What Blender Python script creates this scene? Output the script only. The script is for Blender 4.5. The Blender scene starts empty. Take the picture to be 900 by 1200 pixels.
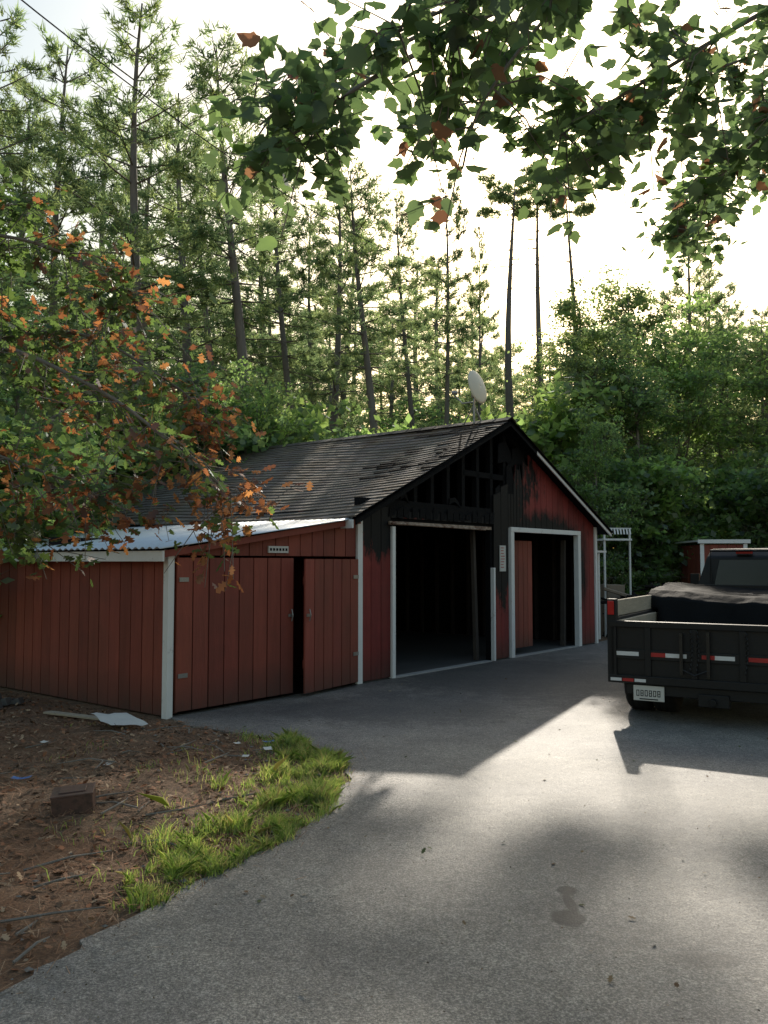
import bpy, math, numpy as np
from mathutils import Vector, noise as mnoise
R = np.random.default_rng(7)
scene = bpy.context.scene
COL = scene.collection

# ------------------------------------------------------------------ helpers
def link(o, parent=None):
    COL.objects.link(o)
    if parent is not None: o.parent = parent
    return o
def empty(name, loc=(0,0,0), rz=0, parent=None):
    e = bpy.data.objects.new(name, None); e.empty_display_size = .2
    e.location = loc; e.rotation_euler = (0,0,rz)
    return link(e, parent)

class MB:
    def __init__(s): s.v=[]; s.f=[]; s.c=[]; s.m=[]
    def add(s, verts, faces, tint=(1,1,1), m=0):
        b=len(s.v); s.v += [tuple(map(float,p)) for p in verts]
        s.c += [tint]*len(verts)
        for f in faces: s.f.append([i+b for i in f]); s.m.append(m)
    def box(s,x0,x1,y0,y1,z0,z1,tint=(1,1,1),m=0):
        s.add([(x0,y0,z0),(x1,y0,z0),(x1,y1,z0),(x0,y1,z0),(x0,y0,z1),(x1,y0,z1),(x1,y1,z1),(x0,y1,z1)],
              [(0,3,2,1),(4,5,6,7),(0,1,5,4),(1,2,6,5),(2,3,7,6),(3,0,4,7)],tint,m)
    def prism(s,pts,axis,a,b,tint=(1,1,1),m=0):
        n=len(pts)
        def P(p,w):
            if axis=='y': return (p[0],w,p[1])
            if axis=='x': return (w,p[0],p[1])
            return (p[0],p[1],w)
        s.add([P(p,a) for p in pts]+[P(p,b) for p in pts],
              [tuple(range(n))[::-1],tuple(range(n,2*n))]+[(i,(i+1)%n,(i+1)%n+n,i+n) for i in range(n)],tint,m)
    def tube(s,pts,rad,n=6,tint=(1,1,1),m=0,cap=True):
        pts=[Vector(p) for p in pts]; V=[];F=[]
        for i,p in enumerate(pts):
            d=(pts[min(i+1,len(pts)-1)]-pts[max(i-1,0)])
            if d.length<1e-6: d=Vector((0,0,1))
            d.normalize()
            ref=Vector((1,0,0)) if abs(d.x)<.8 else Vector((0,0,1))
            a=d.cross(ref).normalized(); b=d.cross(a)
            for k in range(n):
                t=2*math.pi*k/n; V.append(p+(a*math.cos(t)+b*math.sin(t))*rad[i])
        for i in range(len(pts)-1):
            for k in range(n):
                F.append((i*n+k,i*n+(k+1)%n,(i+1)*n+(k+1)%n,(i+1)*n+k))
        if cap: F.append(tuple(range(n))[::-1]); F.append(tuple(range((len(pts)-1)*n,len(pts)*n)))
        s.add(V,F,tint,m)
    def lathe(s,prof,c,axis='x',n=28,tint=(1,1,1),m=0):
        V=[];F=[];k=len(prof)
        for j in range(n):
            t=2*math.pi*j/n
            for (a,r) in prof:
                q=(a,r*math.cos(t),r*math.sin(t)) if axis=='x' else (r*math.cos(t),a,r*math.sin(t))
                V.append((c[0]+q[0],c[1]+q[1],c[2]+q[2]))
        for j in range(n):
            for i in range(k-1):
                F.append((j*k+i,j*k+i+1,((j+1)%n)*k+i+1,((j+1)%n)*k+i))
        s.add(V,F,tint,m)
    def mesh(s,name,mats,smooth=False):
        me=bpy.data.meshes.new(name); me.from_pydata(s.v,[],s.f)
        at=me.color_attributes.new('Col','FLOAT_COLOR','POINT')
        c=np.ones((len(s.v),4),np.float32); c[:,:3]=np.array(s.c,np.float32).reshape(-1,3); at.data.foreach_set('color',c.ravel())
        for m in mats: me.materials.append(m)
        me.polygons.foreach_set('material_index',s.m)
        if smooth: me.polygons.foreach_set('use_smooth',[True]*len(s.f))
        me.update(); return me
    def obj(s,name,mats,parent=None,smooth=False,bevel=0,loc=None,rz=None):
        if not isinstance(mats,(list,tuple)): mats=[mats]
        o=bpy.data.objects.new(name,s.mesh(name,mats,smooth)); link(o,parent)
        if bevel:
            b=o.modifiers.new('b','BEVEL'); b.width=bevel; b.segments=2; b.limit_method='ANGLE'
        if loc is not None: o.location=loc
        if rz is not None: o.rotation_euler=(0,0,rz)
        return o

def norm(a): return a/np.maximum(np.linalg.norm(a,axis=-1,keepdims=True),1e-9)
def leaf_polys(c,nrm,size,outline,zc=None,along=None):
    n=norm(nrm)
    t=R.normal(size=c.shape) if along is None else along
    b=norm(t-n*(t*n).sum(1,keepdims=True)); a=np.cross(n,b)
    ol=np.array(outline); z=np.zeros(len(ol)) if zc is None else np.array(zc)
    s=np.asarray(size).reshape(-1,1,1)
    return c[:,None,:]+s*(a[:,None,:]*ol[None,:,0,None]+b[:,None,:]*ol[None,:,1,None]+n[:,None,:]*z[None,:,None])
def poly_mesh(name,groups,mats):
    V=[];C=[];LT=[];MI=[]
    idx=[];off=0
    for g in groups:
        if isinstance(g[0],MB):
            mb=g[0]
            if not mb.v: continue
            V.append(np.array(mb.v)); C.append(np.array(mb.c).reshape(-1,3))
            for f in mb.f: idx.append(np.array(f)+off); LT.append(len(f))
            MI+= [g[2]]*len(mb.f); off+=len(mb.v)
        else:
            P,c,m=g; N,k,_=P.shape
            V.append(P.reshape(-1,3)); C.append(np.repeat(c,k,axis=0))
            idx.append(np.arange(N*k)+off); LT+= [k]*N; MI+=[m]*N; off+=N*k
    V=np.concatenate(V).astype(np.float32); C=np.concatenate(C); I=np.concatenate(idx).astype(np.int32)
    LT=np.array(LT,np.int32); LS=np.concatenate([[0],np.cumsum(LT)[:-1]]).astype(np.int32)
    me=bpy.data.meshes.new(name)
    me.vertices.add(len(V)); me.vertices.foreach_set('co',V.ravel())
    me.loops.add(len(I)); me.loops.foreach_set('vertex_index',I)
    me.polygons.add(len(LT)); me.polygons.foreach_set('loop_start',LS); me.polygons.foreach_set('loop_total',LT)
    me.polygons.foreach_set('material_index',np.array(MI,np.int32))
    me.update(calc_edges=True)
    at=me.color_attributes.new('Col','FLOAT_COLOR','POINT')
    cc=np.ones((len(V),4),np.float32); cc[:,:3]=C; at.data.foreach_set('color',cc.ravel())
    for m in mats: me.materials.append(m)
    return me

# ------------------------------------------------------------------ materials
def newmat(name):
    m=bpy.data.materials.new(name); m.use_nodes=True; nt=m.node_tree; nt.nodes.clear()
    out=nt.nodes.new('ShaderNodeOutputMaterial'); return m,nt,out
def N(nt,t,**k):
    n=nt.nodes.new(t)
    for a,b in k.items():
        if a in n.inputs: n.inputs[a].default_value=b
        else: setattr(n,a,b)
    return n
def ramp(nt,fac,stops):
    r=nt.nodes.new('ShaderNodeValToRGB'); e=r.color_ramp.elements
    while len(e)<len(stops): e.new(.5)
    for i,(p,c) in enumerate(stops):
        e[i].position=p; e[i].color=(*c,1) if len(c)==3 else c
    nt.links.new(fac,r.inputs[0]); return r.outputs[0]
def mixc(nt,f,a,b,mode='MIX'):
    m=nt.nodes.new('ShaderNodeMix'); m.data_type='RGBA'; m.blend_type=mode
    for s,v in ((0,f),(6,a),(7,b)):
        if isinstance(v,bpy.types.NodeSocket): nt.links.new(v,m.inputs[s])
        else: m.inputs[s].default_value=v if s==0 else (*v,1)
    return m.outputs[2]
def math_(nt,op,a,b=0,clamp=False):
    m=nt.nodes.new('ShaderNodeMath'); m.operation=op; m.use_clamp=clamp
    for i,v in enumerate((a,b)):
        if isinstance(v,bpy.types.NodeSocket): nt.links.new(v,m.inputs[i])
        else: m.inputs[i].default_value=v
    return m.outputs[0]
def noise(nt,vec,scale,detail=4,rough=.55,dist=0):
    n=N(nt,'ShaderNodeTexNoise',Scale=scale,Detail=detail,Roughness=rough,Distortion=dist)
    nt.links.new(vec,n.inputs['Vector']); return n.outputs[0]
def objco(nt,scale=None):
    tc=nt.nodes.new('ShaderNodeTexCoord').outputs['Object']
    if scale:
        mp=nt.nodes.new('ShaderNodeMapping'); mp.inputs['Scale'].default_value=scale
        nt.links.new(tc,mp.inputs[0]); return mp.outputs[0]
    return tc
def simple(name,col,rough=.6,metal=0,nscale=8,var=.35,bump=.15,usecol=False,spec=.5,stretch=None,dirt=None):
    m,nt,out=newmat(name); co=objco(nt,stretch)
    p=N(nt,'ShaderNodeBsdfPrincipled',Roughness=rough,Metallic=metal); p.inputs['Specular IOR Level'].default_value=spec
    n1=noise(nt,co,nscale,6,.65)
    c=mixc(nt,n1,tuple(x*(1-var) for x in col),tuple(min(1,x*(1+var)) for x in col))
    if dirt:
        f=ramp(nt,noise(nt,objco(nt),dirt[1],5,.7),[(dirt[2],(0,0,0)),(dirt[2]+.2,(1,1,1))])
        c=mixc(nt,f,c,dirt[0])
    if usecol:
        a=N(nt,'ShaderNodeAttribute',attribute_name='Col').outputs['Color']; c=mixc(nt,1.0,c,a,'MULTIPLY')
    nt.links.new(c,p.inputs['Base Color'])
    b=N(nt,'ShaderNodeBump',Strength=bump,Distance=.02); nt.links.new(noise(nt,co,nscale*4,4),b.inputs['Height'])
    nt.links.new(b.outputs[0],p.inputs['Normal'])
    rr=math_(nt,'MULTIPLY_ADD',n1,.3); rr.node.inputs[2].default_value=rough-.15; nt.links.new(rr,p.inputs['Roughness'])
    nt.links.new(p.outputs[0],out.inputs[0]); return m
def leafmat(name,trans=.45,boost=1.6,gloss=.08,sz=3):
    m,nt,out=newmat(name)
    a=N(nt,'ShaderNodeAttribute',attribute_name='Col').outputs['Color']
    n1=noise(nt,objco(nt),sz,2)
    c=mixc(nt,1.0,a,ramp(nt,n1,[(.3,(.72,.74,.8)),(.7,(1.3,1.27,1.1))]),'MULTIPLY')
    d=N(nt,'ShaderNodeBsdfDiffuse'); t=N(nt,'ShaderNodeBsdfTranslucent')
    nt.links.new(c,d.inputs[0])
    nt.links.new(mixc(nt,1.0,c,(boost*1.05,boost*1.05,boost*.8),'MULTIPLY'),t.inputs[0])
    m1=N(nt,'ShaderNodeMixShader',Fac=trans); nt.links.new(d.outputs[0],m1.inputs[1]); nt.links.new(t.outputs[0],m1.inputs[2])
    if gloss:
        g=N(nt,'ShaderNodeBsdfGlossy',Roughness=.45); g.inputs[0].default_value=(.9,.95,1,1)
        m2=N(nt,'ShaderNodeMixShader',Fac=gloss); nt.links.new(m1.outputs[0],m2.inputs[1]); nt.links.new(g.outputs[0],m2.inputs[2]); m1=m2
    nt.links.new(m1.outputs[0],out.inputs[0]); return m

M_bark=simple('bark',(.22,.195,.17),.9,nscale=6,var=.5,bump=.6,stretch=(3,3,.6),usecol=True)
M_leaf=leafmat('leaf_broad',.58,3.5,.05); M_needle=leafmat('pine_needles',.56,3.5,0,1.2)
M_leafn=leafmat('leaf_near',.5,2.8,.04,6)
M_grass=leafmat('grass_blade',.45,2.4,.04,4)
M_litter=simple('leaf_litter',(1,1,1),.9,nscale=10,var=.3,usecol=True)

def siding(name,base,charred=True):
    m,nt,out=newmat(name); tc=objco(nt); st=objco(nt,(7,7,.7))
    p=N(nt,'ShaderNodeBsdfPrincipled',Roughness=.68); p.inputs['Specular IOR Level'].default_value=.3 if charred else .4
    n1=noise(nt,st,2.2,6,.7); n2=noise(nt,tc,1.1,4,.6)
    c=mixc(nt,n1,tuple(x*.6 for x in base),tuple(x*1.35 for x in base))
    c=mixc(nt,ramp(nt,n2,[(.45,(0,0,0)),(.75,(.6,.6,.6))]),c,(base[0]*.5,base[1]*.75,base[2]*.8))
    a=N(nt,'ShaderNodeAttribute',attribute_name='Col').outputs['Color']; c=mixc(nt,1.0,c,a,'MULTIPLY')
    sx=N(nt,'ShaderNodeSeparateXYZ'); nt.links.new(tc,sx.inputs[0])
    low=math_(nt,'SUBTRACT',1.0,math_(nt,'MULTIPLY',sx.outputs[2],2.2),True)
    low=math_(nt,'MULTIPLY',low,math_(nt,'ADD',n1,.25),True)
    c=mixc(nt,low,c,(.05,.038,.03))
    if charred:
        def blob(cx,cz,rx,rz,gain,lim=1.0):
            dx=math_(nt,'DIVIDE',math_(nt,'SUBTRACT',sx.outputs[0],cx),rx); dz=math_(nt,'DIVIDE',math_(nt,'SUBTRACT',sx.outputs[2],cz),rz)
            d=math_(nt,'SQRT',math_(nt,'ADD',math_(nt,'MULTIPLY',dx,dx),math_(nt,'MULTIPLY',dz,dz)))
            nn=math_(nt,'MULTIPLY',math_(nt,'SUBTRACT',noise(nt,objco(nt,(2.4,2.4,1)),1.8,7,.72),.5),1.9)
            v=math_(nt,'SUBTRACT',lim,math_(nt,'ADD',d,nn)); return math_(nt,'MULTIPLY',v,gain,True)
        ch=math_(nt,'MAXIMUM',blob(2.4,3.0,2.5,1.3,5),blob(3.6,2.3,.85,1.5,5))
        ch=math_(nt,'MAXIMUM',ch,blob(.45,2.35,.75,.8,4)); ch=math_(nt,'MAXIMUM',ch,blob(4.9,2.15,1.9,.42,2)); ch=math_(nt,'MAXIMUM',ch,blob(6.5,1.4,.3,1.2,1.2))
        ch=math_(nt,'MAXIMUM',ch,math_(nt,'MULTIPLY',ramp(nt,noise(nt,objco(nt,(1.5,1.5,.6)),1.5,6,.7),[(.5,(0,0,0)),(.8,(1,1,1))]),.5))
        c=mixc(nt,ch,c,(.005,.005,.006))
    nt.links.new(c,p.inputs['Base Color'])
    b=N(nt,'ShaderNodeBump',Strength=.35,Distance=.01); nt.links.new(noise(nt,st,9,5,.7),b.inputs['Height']); nt.links.new(b.outputs[0],p.inputs['Normal'])
    nt.links.new(p.outputs[0],out.inputs[0]); return m
M_red=siding('red_siding',(.26,.040,.035)); M_red2=siding('red_shed_siding',(.275,.064,.042),False)
M_white=simple('white_trim',(.82,.81,.79),.6,nscale=5,var=.12,dirt=((.30,.27,.24),6,.60),bump=.1)
M_char=simple('charred_wood',(.006,.006,.007),.85,nscale=14,var=.6,bump=.9,spec=.18)
M_dark=simple('soot_interior',(.019,.016,.016),.95,nscale=4,var=.6,usecol=True,spec=.15)
M_rust=simple('rusty_track',(.40,.31,.24),.6,nscale=14,var=.4,dirt=((.10,.035,.02),9,.44))
M_black=simple('black_paint',(.011,.011,.012),.5,nscale=7,var=.5,dirt=((.035,.032,.028),5,.62),bump=.08,spec=.35)
M_rubber=simple('tire_rubber',(.018,.018,.018),.85,nscale=20)
M_tarp=simple('black_tarp',(.010,.010,.011),.8,nscale=5,bump=.3,spec=.12)
M_steel=simple('steel',(.35,.34,.33),.45,.8,nscale=12)
M_wood=simple('weathered_wood',(.42,.35,.26),.8,nscale=5,var=.35,stretch=(6,.8,6),bump=.4)
M_tan=simple('tan_board',(.30,.23,.17),.85,nscale=3,var=.3,stretch=(5,5,.6))
M_dish=simple('dish_enamel',(.78,.70,.55),.5,nscale=4,var=.12)
M_conc=simple('sooty_concrete',(.07,.067,.063),.7,nscale=3,var=.5)
M_paper=simple('paper',(.62,.60,.56),.8,nscale=8,var=.12)
M_glass=simple('dark_glass',(.01,.012,.014),.22,nscale=2,bump=0)
M_redlens=simple('red_lens',(.45,.01,.012),.25,nscale=5,var=.1,bump=0)
M_redtape=simple('red_tape',(.42,.02,.02),.4,nscale=9,var=.15); M_whtape=simple('white_tape',(.7,.7,.7),.4,nscale=9,var=.1)
M_blue=simple('blue_litter',(.05,.16,.45),.5)
M_shingle=simple('shingles',(.165,.140,.122),.88,nscale=2,var=.3,bump=.7,usecol=True,dirt=((.17,.115,.075),1.0,.5),spec=.35)

def metalroof():
    m,nt,out=newmat('galvanised_roof'); p=N(nt,'ShaderNodeBsdfPrincipled',Metallic=.3,Roughness=.4)
    tc=objco(nt); c=mixc(nt,noise(nt,tc,2.5,6,.7),(.55,.61,.68),(.85,.89,.94))
    c=mixc(nt,ramp(nt,noise(nt,tc,5,6,.75),[(.60,(0,0,0)),(.75,(.8,.8,.8))]),c,(.16,.11,.07))
    nt.links.new(c,p.inputs['Base Color']); nt.links.new(p.outputs[0],out.inputs[0]); return m
M_metal=metalroof()

def asphalt():
    m,nt,out=newmat('asphalt'); p=N(nt,'ShaderNodeBsdfPrincipled',Roughness=.6); p.inputs['Specular IOR Level'].default_value=.55
    tc=objco(nt)
    agg=noise(nt,tc,95,3,.85); agg2=noise(nt,tc,28,5,.8); mid=noise(nt,tc,1.6,8,.7); big=noise(nt,tc,.4,5,.6,.8)
    c=ramp(nt,agg,[(.32,(.062,.061,.061)),(.5,(.185,.178,.170)),(.68,(.47,.445,.415))])
    c=mixc(nt,1.0,c,ramp(nt,agg2,[(.3,(.62,.62,.63)),(.7,(1.38,1.36,1.33))]),'MULTIPLY')
    c=mixc(nt,1.0,c,ramp(nt,mid,[(.3,(.68,.68,.70)),(.7,(1.3,1.27,1.22))]),'MULTIPLY')
    c=mixc(nt,1.0,c,ramp(nt,big,[(.35,(.74,.75,.78)),(.65,(1.2,1.17,1.10))]),'MULTIPLY')
    vor=N(nt,'ShaderNodeTexVoronoi',Scale=.33); vor.feature='DISTANCE_TO_EDGE'
    w=N(nt,'ShaderNodeVectorMath'); w.operation='ADD'
    nz=N(nt,'ShaderNodeTexNoise',Scale=2.2,Detail=6); nt.links.new(tc,nz.inputs[0])
    nt.links.new(tc,w.inputs[0]); nt.links.new(nz.outputs['Color'],w.inputs[1]); nt.links.new(w.outputs[0],vor.inputs['Vector'])
    crack=ramp(nt,vor.outputs[0],[(0,(1,1,1)),(.0035,(.0,.0,.0))])
    crack=math_(nt,'MULTIPLY',crack,ramp(nt,noise(nt,tc,.9,3),[(.5,(0,0,0)),(.6,(1,1,1))]))
    c=mixc(nt,math_(nt,'MULTIPLY',crack,.6),c,(.035,.033,.03))
    sx=N(nt,'ShaderNodeSeparateXYZ'); nt.links.new(tc,sx.inputs[0])
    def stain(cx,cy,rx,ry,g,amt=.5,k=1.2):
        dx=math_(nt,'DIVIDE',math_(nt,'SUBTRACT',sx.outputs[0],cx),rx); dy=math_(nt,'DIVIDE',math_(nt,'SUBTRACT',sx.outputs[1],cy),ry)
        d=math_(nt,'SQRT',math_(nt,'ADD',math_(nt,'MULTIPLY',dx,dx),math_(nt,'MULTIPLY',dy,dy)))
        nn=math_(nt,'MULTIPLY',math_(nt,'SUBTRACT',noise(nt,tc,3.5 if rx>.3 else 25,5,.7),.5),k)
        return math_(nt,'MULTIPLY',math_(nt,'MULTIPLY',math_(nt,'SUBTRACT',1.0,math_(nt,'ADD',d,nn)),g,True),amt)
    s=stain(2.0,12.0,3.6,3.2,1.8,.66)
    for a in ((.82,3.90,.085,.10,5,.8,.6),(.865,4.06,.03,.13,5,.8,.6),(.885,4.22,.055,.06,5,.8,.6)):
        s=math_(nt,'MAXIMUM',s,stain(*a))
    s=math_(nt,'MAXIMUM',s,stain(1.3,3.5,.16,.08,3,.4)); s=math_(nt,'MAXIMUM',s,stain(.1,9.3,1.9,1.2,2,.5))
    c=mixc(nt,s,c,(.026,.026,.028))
    nt.links.new(c,p.inputs['Base Color'])
    b=N(nt,'ShaderNodeBump',Strength=.7,Distance=.008); nt.links.new(agg,b.inputs['Height'])
    b2=N(nt,'ShaderNodeBump',Strength=.35,Distance=.05); nt.links.new(mid,b2.inputs['Height']); nt.links.new(b.outputs[0],b2.inputs['Normal'])
    nt.links.new(b2.outputs[0],p.inputs['Normal']); nt.links.new(p.outputs[0],out.inputs[0]); return m
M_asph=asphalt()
def dirt():
    m,nt,out=newmat('forest_soil'); p=N(nt,'ShaderNodeBsdfPrincipled',Roughness=.95); tc=objco(nt)
    c=ramp(nt,noise(nt,tc,9,8,.75),[(.3,(.08,.049,.031)),(.5,(.18,.112,.068)),(.7,(.35,.23,.145))])
    c=mixc(nt,ramp(nt,noise(nt,tc,.8,4),[(.45,(0,0,0)),(.62,(.7,.7,.7))]),c,(.23,.11,.055))
    c=mixc(nt,1.0,c,ramp(nt,noise(nt,tc,70,3,.8),[(.35,(.6,.6,.6)),(.65,(1.4,1.35,1.3))]),'MULTIPLY')
    nt.links.new(c,p.inputs['Base Color'])
    b=N(nt,'ShaderNodeBump',Strength=.9,Distance=.03); nt.links.new(noise(nt,tc,30,6,.8),b.inputs['Height']); nt.links.new(b.outputs[0],p.inputs['Normal'])
    nt.links.new(p.outputs[0],out.inputs[0]); return m
M_dirt=dirt()

# ------------------------------------------------------------------ camera, light, sky
cam=bpy.data.cameras.new('camera'); cam.sensor_fit='VERTICAL'; cam.sensor_height=36; cam.lens=30; cam.clip_end=2000; cam.clip_start=.05
co=bpy.data.objects.new('camera',cam); link(co); co.location=(0,0,1.6); co.rotation_euler=(math.radians(90+3.32),0,0); scene.camera=co
SUN_EL=27.5; SUN_AZ=11.5
sd=Vector((math.sin(math.radians(SUN_AZ))*math.cos(math.radians(SUN_EL)),math.cos(math.radians(SUN_AZ))*math.cos(math.radians(SUN_EL)),math.sin(math.radians(SUN_EL))))
sl=bpy.data.lights.new('sun','SUN'); sl.energy=5; sl.angle=math.radians(.7); sl.color=(1,.91,.78)
so=bpy.data.objects.new('sun',sl); link(so); so.rotation_euler=sd.to_track_quat('Z','Y').to_euler()
w=bpy.data.worlds.new('World'); scene.world=w; w.use_nodes=True; nt=w.node_tree; nt.nodes.clear()
sk=nt.nodes.new('ShaderNodeTexSky'); sk.sky_type='NISHITA'; sk.sun_disc=False
sk.sun_elevation=math.radians(SUN_EL); sk.sun_rotation=math.radians(SUN_AZ); sk.air_density=2.2; sk.dust_density=3.4; sk.ozone_density=3.2
bg=nt.nodes.new('ShaderNodeBackground'); bg.inputs[1].default_value=.15
wo=nt.nodes.new('ShaderNodeOutputWorld'); nt.links.new(sk.outputs[0],bg.inputs[0]); nt.links.new(bg.outputs[0],wo.inputs[0])
scene.view_settings.view_transform='Standard'; scene.view_settings.look='None'; scene.view_settings.exposure=0

# ------------------------------------------------------------------ ground + driveway
EDGE=[(-1.75,2.0),(-1.55,2.7),(-1.42,3.25),(-1.25,3.68),(-.90,4.40),(-.58,4.92),(-.36,5.58),(-.26,6.33),(-.39,7.15),(-.91,7.73),(-1.43,8.05),(-1.95,8.42)]
ey=np.array([e[1] for e in EDGE]); ex=np.array([e[0] for e in EDGE])
def edgeX(y): return np.interp(y,ey,ex)
def axis_(lo,hi,fine,far):
    a=list(np.arange(lo,hi+1e-6,fine)); s=fine
    b=hi
    while b<far: s*=1.35; b+=s; a.append(b)
    s=fine; b=lo
    while b>-far: s*=1.35; b-=s; a.insert(0,b)
    return np.array(a)
gx=axis_(-8,2,.12,500); gy=axis_(1,11,.12,500)
X,Y=np.meshgrid(gx,gy); Z=np.zeros_like(X)
for i in range(X.shape[0]):
    for j in range(X.shape[1]):
        x,y=X[i,j],Y[i,j]
        if -9<x<0 and 1<y<12:
            m=max(0,min(1,(edgeX(y)-x-.15)/1.0)) if y<8.3 else 0
            Z[i,j]=m*(.035+.07*mnoise.noise(Vector((x*.8,y*.8,0)))+.05*mnoise.noise(Vector((x*3,y*3,5))))
nx=len(gx); ny=len(gy)
V=np.stack([X,Y,Z],-1).reshape(-1,3)
F=[(j*nx+i,j*nx+i+1,(j+1)*nx+i+1,(j+1)*nx+i) for j in range(ny-1) for i in range(nx-1)]
me=bpy.data.meshes.new('ground'); me.from_pydata(V.tolist(),[],F); me.materials.append(M_dirt); me.polygons.foreach_set('use_smooth',[True]*len(F))
link(bpy.data.objects.new('ground',me))
pl=[]
for k in range(len(EDGE)-1):
    for t in np.linspace(0,1,10,endpoint=False):
        x=EDGE[k][0]*(1-t)+EDGE[k+1][0]*t; y=EDGE[k][1]*(1-t)+EDGE[k+1][1]*t
        pl.append((x+.05*mnoise.noise(Vector((x*6,y*6,1)))+.03*mnoise.noise(Vector((x*20,y*20,1))),y))
pl=[(-2.4,-6),(-2.0,0)]+pl+[(-2.3,9.0),(.6,12.4),(4.4,17.2),(7.0,22),(9,24),(16,22),(18,8),(14,-6)]
mb=MB(); mb.add([(x,y,.014) for x,y in pl],[tuple(range(len(pl)))[::-1]]); 
mb.add([(x,y,-.05) for x,y in pl]+[(x,y,.0139) for x,y in pl],[(i,i+1,i+1+len(pl),i+len(pl)) for i in range(len(pl)-1)])
mb.obj('asphalt_driveway',M_asph)

# ------------------------------------------------------------------ garage
GA=math.atan2(.778,.628)
G=empty('red_garage',(-.33,11.14,0),GA)
W=7.08; D=7.3; EV=2.3; RZ=3.9; MX=W/2
def roofz(x): return EV+(RZ-EV)*(1-abs(x-MX)/MX)
def boards(mb,x0,x1,zb,zt,y0=0,pitch=.2,th=.022,axis='y',gap=.012):
    n=max(1,round((x1-x0)/pitch)); p=(x1-x0)/n
    for i in range(n):
        a=x0+i*p; b=a+p-gap; t=.78+.4*R.random(); t=(t,t*(.95+.1*R.random()),t)
        za=zb(a) if callable(zb) else zb; zz=zb(b) if callable(zb) else zb
        ta=zt(a) if callable(zt) else zt; tb=zt(b) if callable(zt) else zt
        o=R.uniform(-.002,.002)
        mb.prism([(a,za),(b,zz),(b,tb),(a,ta)],axis,y0+o,y0+th+o,t)
        mb.prism([(b,za),(b+gap,zz),(b+gap,tb),(b,tb)],axis,y0+th*.5,y0+th,(.35,.35,.35))
mb=MB()
boards(mb,0.05,.68,.04,2.34); boards(mb,.68,3.3,2.2,2.30)
boards(mb,3.34,3.8,.04,lambda x:2.75+.25*math.sin(x*30))
boards(mb,3.8,3.98,2.16,lambda x:2.72,pitch=.1); 
boards(mb,3.98,4.28,2.16,lambda x:3.1-.25*math.sin(x*40),pitch=.1)
boards(mb,4.28,4.5,2.16,lambda x:roofz(x)-.25,pitch=.11)
boards(mb,4.5,6.39,2.16,lambda x:roofz(x)-.03); boards(mb,6.39,7.03,.04,lambda x:roofz(x)-.03)
mb.obj('front_siding',M_red,G)
mb=MB()
boards(mb,.03,D,.04,EV,y0=0,axis='x'); boards(mb,.03,D,.04,EV,y0=W-.022,axis='x')
boards(mb,.03,W-.03,.04,roofz,y0=D-.03)
mb.obj('side_siding',M_red,G)
mb=MB()
mb.box(.03,.05,.06,D-.05,.03,EV,(.8,.8,.8)); mb.box(W-.06,W-.04,.06,D-.05,.03,EV,(.9,.75,.72))
mb.prism([(.06,.03),(W-.07,.03),(W-.07,EV),(MX,RZ-.1),(.06,EV)],'y',D-.06,D-.045,(1.8,1.0,.9))
for x in np.arange(.3,W-.2,.41): mb.box(x,x+.045,D-.16,D-.062,.03,roofz(x)-.15,(3.2,2.9,2.6))
for y in np.arange(.4,D-.2,.41):
    mb.box(.052,.14,y,y+.045,.03,EV-.05,(2.4,2.2,2.0)); mb.box(W-.15,W-.062,y,y+.045,.03,EV-.05,(3.0,2.6,2.3))
mb.box(3.5,3.62,2.4,2.52,.03,2.3,(2,2,2)); mb.box(3.5,3.62,4.9,5.02,.03,2.3,(2,2,2))
mb.box(.1,W-.1,2.38,2.5,2.3,2.42); mb.box(.1,W-.1,4.88,5.0,2.3,2.42)
mb.box(5.0,6.8,6.2,6.8,.03,.9,(2.5,2.5,2.5)); mb.box(.8,1.9,5.9,6.7,.03,.7,(2.6,2.4,2.4)); mb.prism([(2.0,.03),(3.0,.03),(2.8,.5),(2.3,.62)],'y',5.8,6.6,(2.4,2.3,2.3))
mb.obj('interior_lining',M_dark,G)
mb=MB(); mb.box(.05,W-.05,.02,D-.03,-.03,.028); mb.obj('floor_slab',M_conc,G)
def rake(xa,xb,ya,yb,h0,h1): return [(xa,roofz(xa)+h0),(xb,roofz(xb)+h0),(xb,roofz(xb)+h1),(xa,roofz(xa)+h1)]
mb=MB()
for i,x in enumerate(np.arange(.42,4.5,.41)):
    top=roofz(x)-.1
    if top>2.5: mb.box(x,x+.085,.03,.12,2.40,top)
mb.box(.05,4.5,.025,.125,2.30,2.45)
mb.box(2.5,4.4,.03,.11,2.93,3.02); mb.box(.66,3.36,.035,.13,2.12,2.29)
mb.box(3.28,3.40,.03,.13,.03,2.3); mb.box(.60,.70,.03,.13,.03,2.3); 
mb.prism([(0,EV-.14),(MX,RZ-.16),(MX,RZ+.0),(0,EV)],'y',.02,.13); mb.prism([(MX,RZ-.1),(W,EV-.1),(W,EV),(MX,RZ)],'y',.026,.13)
for y in np.arange(.6,D,.6):
    for s in (0,1):
        xs=[(0.1,EV-.08),(MX,RZ-.08),(MX,RZ-.22),(0.1,EV-.22)]
        if s: xs=[(W-a,b) for a,b in xs][::-1]
        mb.prism(xs,'y',y,y+.045)
for x,z,w_,h_ in ((.9,2.45,.2,.14),(3.4,2.5,.28,.35),(3.75,2.6,.3,.7),(3.5,3.2,.5,.4),(2.1,2.45,.3,.12),(3.95,3.2,.5,.35)):
    mb.prism([(x,z),(x+w_*.5,z+.05),(x+w_,z-.03),(x+w_*.8,z+h_*.6),(x+w_*.5,z+h_),(x+.02,z+h_*.8)],'y',.010,.026)
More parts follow.
